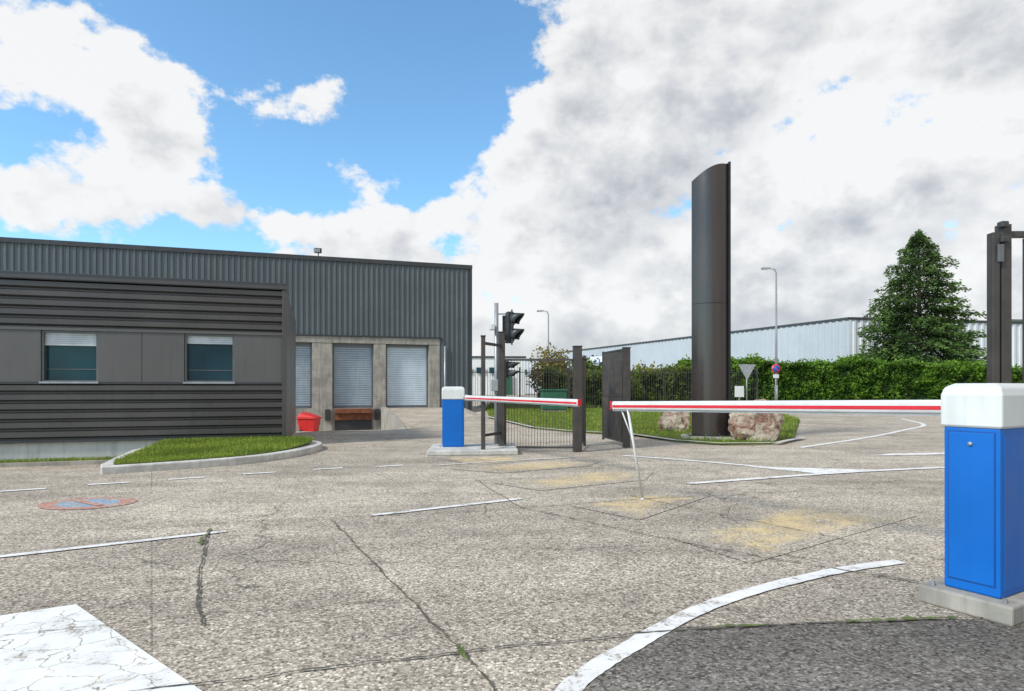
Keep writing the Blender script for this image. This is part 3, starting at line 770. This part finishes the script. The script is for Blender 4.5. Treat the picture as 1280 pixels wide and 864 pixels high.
# ---------------------------------------------------------------- lamps & signs
def lamp(x,y,h,left=1):
    e=E('street_lamp',(x,y,0)); tube('column',[(x,y,0),(x,y,h*.5),(x,y,h-.35),(x-.12*left,y,h-.08),(x-.45*left,y,h)],[.10,.08,.06,.05,.045],M_galv,e,10)
    tube('door_sleeve',[(x,y,0),(x,y,1.4)],[.13,.12],M_galv,e,10)
    hx=x-.75*left
    hexa('head',[(hx-.4,y-.14,h-.06),(hx+.3,y-.10,h-.04),(hx+.3,y+.10,h-.04),(hx-.4,y+.14,h-.06)],[(hx-.34,y-.09,h+.08),(hx+.3,y-.07,h+.08),(hx+.3,y+.07,h+.08),(hx-.34,y+.09,h+.08)],M_galv,e,.03)
    box('diffuser',(hx-.08,y,h-.075),(.5,.2,.04),0,M_capw,e,.01)
lamp(19.9,47,10.2); lamp(3.5,60,8.6)
Yd=E('yield_sign',(12.8,34,0))
tube('pole',[(12.8,34.04,0),(12.8,34.04,2.5)],.035,M_galv,Yd,8)
obj('plate',[(12.8-.48,34,2.48),(12.8+.48,34,2.48),(12.8,34,1.62),(12.8-.48,33.985,2.48),(12.8+.48,33.985,2.48),(12.8,33.985,1.62)],[(0,1,2),(5,4,3),(0,3,4,1),(1,4,5,2),(2,5,3,0)],M_galv,Yd)
box('rail',(12.8,34.03,2.3),(.7,.02,.04),0,M_galv,Yd); box('lower_plate',(12.35,33.9,1.0),(.5,.03,.6),0,M_capw,Yd,.01); tube('lower_pole',[(12.35,33.94,0),(12.35,33.94,1.3)],.03,M_galv,Yd,8)
Np=E('no_parking_sign',(18.6,44,0)); tube('pole',[(18.6,44.04,0),(18.6,44.04,2.9)],.035,M_galv,Np,8)
tube('ring',[(18.6,44.0,2.55),(18.6,43.975,2.55)],.32,M_red,Np,28); tube('disc',[(18.6,43.98,2.55),(18.6,43.965,2.55)],.24,M_blue,Np,28)
beam('slash',(18.43,43.96,2.72),(18.77,43.96,2.38),.004,.06,M_red,Np); box('small_plate',(18.6,43.97,2.02),(.4,.02,.25),0,M_capw,Np,.005)

# ---------------------------------------------------------------- distant buildings
W=E('distant_warehouse',(37.3,69,0)); Oc=Vector((37.3,69,0))
u1=(Vector((13.8-5,126.8+12.4,0))-Oc); L1=u1.length; u1.normalize(); n1=Vector((-u1.y,u1.x,0)); 
if n1.dot(Vector((-1,-.4,0)))<0: n1=-n1
vcorr('long_wall',Oc,0,L1,0,8.75,M_wh,W,.9,.10,0,u1,n1)
u2=Vector((.98,.2,0)).normalized(); n2=Vector((.2,-.98,0))
vcorr('end_wall',Oc,0,42,0,8.75,M_wh2,W,.9,.10,0,u2,n2)
def wcap(name,p,d,L,nrm,z0,z1,o,m): 
    a=p+nrm*o; b=p+d*L+nrm*o; c=b-nrm*(o+.8); e_=a-nrm*(o+.8)
    hexa(name,[(v.x,v.y,z0) for v in (a,b,c,e_)],[(v.x,v.y,z1) for v in (a,b,c,e_)],m,W)
wcap('cap_long',Oc,u1,L1,n1,8.75,9.02,.16,M_trim); wcap('cap_end',Oc+u2*.2,u2,42,n2,8.752,9.022,.16,M_trim)
pts=[Oc+u1*.3+u2*.3,Oc+u2*41,Oc+u2*41+u1*(L1-1),Oc+u1*(L1-1)+u2*.3]
prism('body',[(p.x,p.y) for p in pts],0,8.7,M_roof,W)
q=Oc+u1*(L1*.70)+n1*.3
SG=E('company_sign',(q.x,q.y,6)); an=math.atan2(u1.y,u1.x)
box('panel',(q.x,q.y,6.1),(9,.15,2.2),an,M_whb,SG,.02)
for k in range(4):
    c_=q+u1*(2.6-1.7*k)+n1*.12; box('letter_%d'%k,(c_.x,c_.y,6.1),(.35,.06,1.2),an,M_blue,SG)
    c_=c_-u1*.45; box('letter_arm_%d'%k,(c_.x,c_.y,6.1+.3*(-1)**k),(.6,.06,.25),an,M_blue,SG)
DB=E('white_building',(-4,110,0)); box('walls',(-6,112,3.2),(16,10,6.4),.05,M_whb,DB); box('roof_edge',(-6,112,6.5),(16.4,10.4,.3),.05,M_trim,DB); box('door',(-1.5,106.75,1.8),(3,.2,3.6),.05,M_green,DB)
for k in range(5): box('window_%d'%k,(-12+k*2.2,106.4+k*.11,4.2),(1.4,.1,1.0),.05,M_glass,DB)
D2=E('white_building',(5,140,0)); box('walls',(7,140,3.6),(14,12,7.2),-.05,M_wh2,D2); box('roof_edge',(7,140,7.35),(14.4,12.4,.3),-.05,M_roof,D2)
for k in range(5): box('window_%d'%k,(2.5+k*2.2,133.85-k*.11,4.6),(1.4,.1,1.0),-.05,M_glass,D2)
vs=[];fs=[];k=160
for i in range(k+1):
    x=-900+2400*i/k
    f=math.exp(-((x-620)/420)**2)
    for j,(yy,zz) in enumerate(((560,0),(600,.6),(680,1),(900,.9))):
        vs.append((x,yy,zz*(6+74*f)*(1+.08*n3(x,yy,0,.02))+zz*random.uniform(-1.2,1.2)))
for i in range(k):
    for j in range(3): a=4*i+j; fs.append((a,a+4,a+5,a+1))
obj('hills',vs,fs,M_hill)
e=E('distant_trees',(0,150,0)); C=[];D=[];T=[]
for _ in range(9000):
    x=random.uniform(-30,40); hh=6.5+2.2*n3(x,0,0,.18)+1.0*n3(x,3,0,.7); z=hh*random.random()**.6
    C.append((x,155+random.uniform(-2,2),z)); D.append((random.gauss(0,1),random.gauss(0,1),random.gauss(0,1))); T.append(min(1,max(0,z/hh*.6+random.gauss(0,.15))))
leaves('crowns',C,D,1.0,.7,T,M_shrub,e)
for k in range(12): x=-28+k*6; tube('trunk_%d'%k,[(x,156,0),(x,156,5)],.15,M_bark,e,6)

# ---------------------------------------------------------------- sky + sun
SUN_EL=math.radians(40); SUN_AZ=math.radians(-125)
sd=Vector((math.sin(SUN_AZ)*math.cos(SUN_EL),math.cos(SUN_AZ)*math.cos(SUN_EL),math.sin(SUN_EL)))
w=bpy.data.worlds.new('World'); sc.world=w; w.use_nodes=True; nt=w.node_tree; nt.nodes.clear()
sky=N(nt,'ShaderNodeTexSky',{'sky_type':'NISHITA','sun_disc':False,'sun_elevation':SUN_EL,'sun_rotation':SUN_AZ%(2*math.pi),'air_density':1.0,'dust_density':.4,'ozone_density':2.0})
skc=MIX(nt,1.0,sky.outputs[0],(1.15,1.55,1.62),'MULTIPLY')
bg1=N(nt,'ShaderNodeBackground',None,{'Color':skc,'Strength':.15})
vec=N(nt,'ShaderNodeTexCoord').outputs['Generated']
sp=N(nt,'ShaderNodeSeparateXYZ',None,{0:vec})
az=MA(nt,'ARCTAN2',sp.outputs[0],sp.outputs[1]); el=MA(nt,'ARCSINE',sp.outputs[2])
def gauss(a,e,wa,we,amp):
    x=MA(nt,'DIVIDE',MA(nt,'SUBTRACT',az,a),wa); y=MA(nt,'DIVIDE',MA(nt,'SUBTRACT',el,e),we)
    s=MA(nt,'ADD',MA(nt,'MULTIPLY',x,x),MA(nt,'MULTIPLY',y,y))
    return MA(nt,'MULTIPLY',MA(nt,'EXPONENT',MA(nt,'MULTIPLY',s,-1.0)),amp)
azb=MA(nt,'ADD',MA(nt,'MULTIPLY',MA(nt,'SUBTRACT',el,.22),1.12),-.28)
right=SS(nt,MA(nt,'SUBTRACT',az,azb),-.10,.14,0,.25)
bias=MA(nt,'ADD',right,-.085)
for g_ in [(-.64,.42,.14,.075,.20),(-.51,.325,.08,.06,.18),(-.67,.235,.13,.045,.20),(-.345,.42,.06,.045,.13),(-.28,.355,.05,.05,.14),(-.40,.245,.13,.026,.18),
           (-.13,.47,.12,.14,-.14),(-.44,.50,.12,.07,-.16),(-.45,.37,.05,.05,-.12),(-.42,.30,.06,.03,-.10),(.30,.42,.10,.07,.10),(.60,.38,.15,.10,.08),(.74,.53,.05,.03,-.14),(.2,.08,.9,.05,.10),(-.35,.17,.10,.04,.12)]:
    bias=MA(nt,'ADD',bias,gauss(*g_))
def cn(off,d1,d2):
    v=N(nt,'ShaderNodeVectorMath',{'operation':'ADD'},{0:vec,1:off}).outputs[0]
    v=N(nt,'ShaderNodeVectorMath',{'operation':'MULTIPLY'},{0:v,1:(1,1,1.35)}).outputs[0]
    a=NOI(nt,v,4.2,d1,.56) 
    if not d2: return a,a
    b=NOI(nt,v,13,d2,.62)
    return MA(nt,'ADD',MA(nt,'MULTIPLY',a,.80),MA(nt,'MULTIPLY',b,.55)),a
c0,a0=cn((3.1,1.7,.4),6,6); _,a1=cn((3.1-.020,1.7,.4+.030),4,0)
dn=MA(nt,'ADD',MA(nt,'SUBTRACT',c0,.175),bias)
cover=SS(nt,dn,.475,.565)
rel=MA(nt,'MULTIPLY',MA(nt,'SUBTRACT',a0,a1),1.5)
thick=SS(nt,dn,.58,.84)
br=MA(nt,'ADD',MA(nt,'SUBTRACT',1.0,MA(nt,'MULTIPLY',thick,.31)),rel)
for g_ in [(.49,.355,.10,.05,.28),(.62,.32,.07,.035,.15),(-.6,.40,.18,.12,.16),(-.66,.24,.15,.05,.12),(.05,.11,.6,.05,.12),(-.12,.26,.10,.14,.08),(.34,.22,.26,.08,-.07)]:
    br=MA(nt,'ADD',br,gauss(*g_))
br=MA(nt,'MAXIMUM',MA(nt,'MINIMUM',br,1.03),.52)
cc=MIX(nt,SS(nt,br,.50,1.0),(.89,.945,1.03),(1,1,1))
cc=N(nt,'ShaderNodeVectorMath',{'operation':'SCALE'},{0:cc,'Scale':MA(nt,'MULTIPLY',br,.91)}).outputs[0]
bg2=N(nt,'ShaderNodeBackground',None,{'Color':cc,'Strength':1.0})
mx=N(nt,'ShaderNodeMixShader',None,{0:MA(nt,'MULTIPLY',cover,.97),1:bg1.outputs[0],2:bg2.outputs[0]})
out=N(nt,'ShaderNodeOutputWorld'); nt.links.new(mx.outputs[0],out.inputs[0])
w.cycles.sampling_method='MANUAL'; w.cycles.sample_map_resolution=256

sl=bpy.data.lights.new('sun','SUN'); sl.energy=3.9; sl.angle=math.radians(10); sl.color=(1,.95,.86)
so=bpy.data.objects.new('sun',sl); so.rotation_euler=(-sd).to_track_quat('-Z','Y').to_euler(); so.location=(0,0,30); col.objects.link(so)

cam=bpy.data.cameras.new('camera'); cam.sensor_width=36; cam.lens=21.94; cam.shift_y=.0414; cam.clip_end=6000; cam.clip_start=.05
co=bpy.data.objects.new('camera',cam); co.location=(0,0,1.2); co.rotation_euler=(math.radians(90),0,0); col.objects.link(co); sc.camera=co
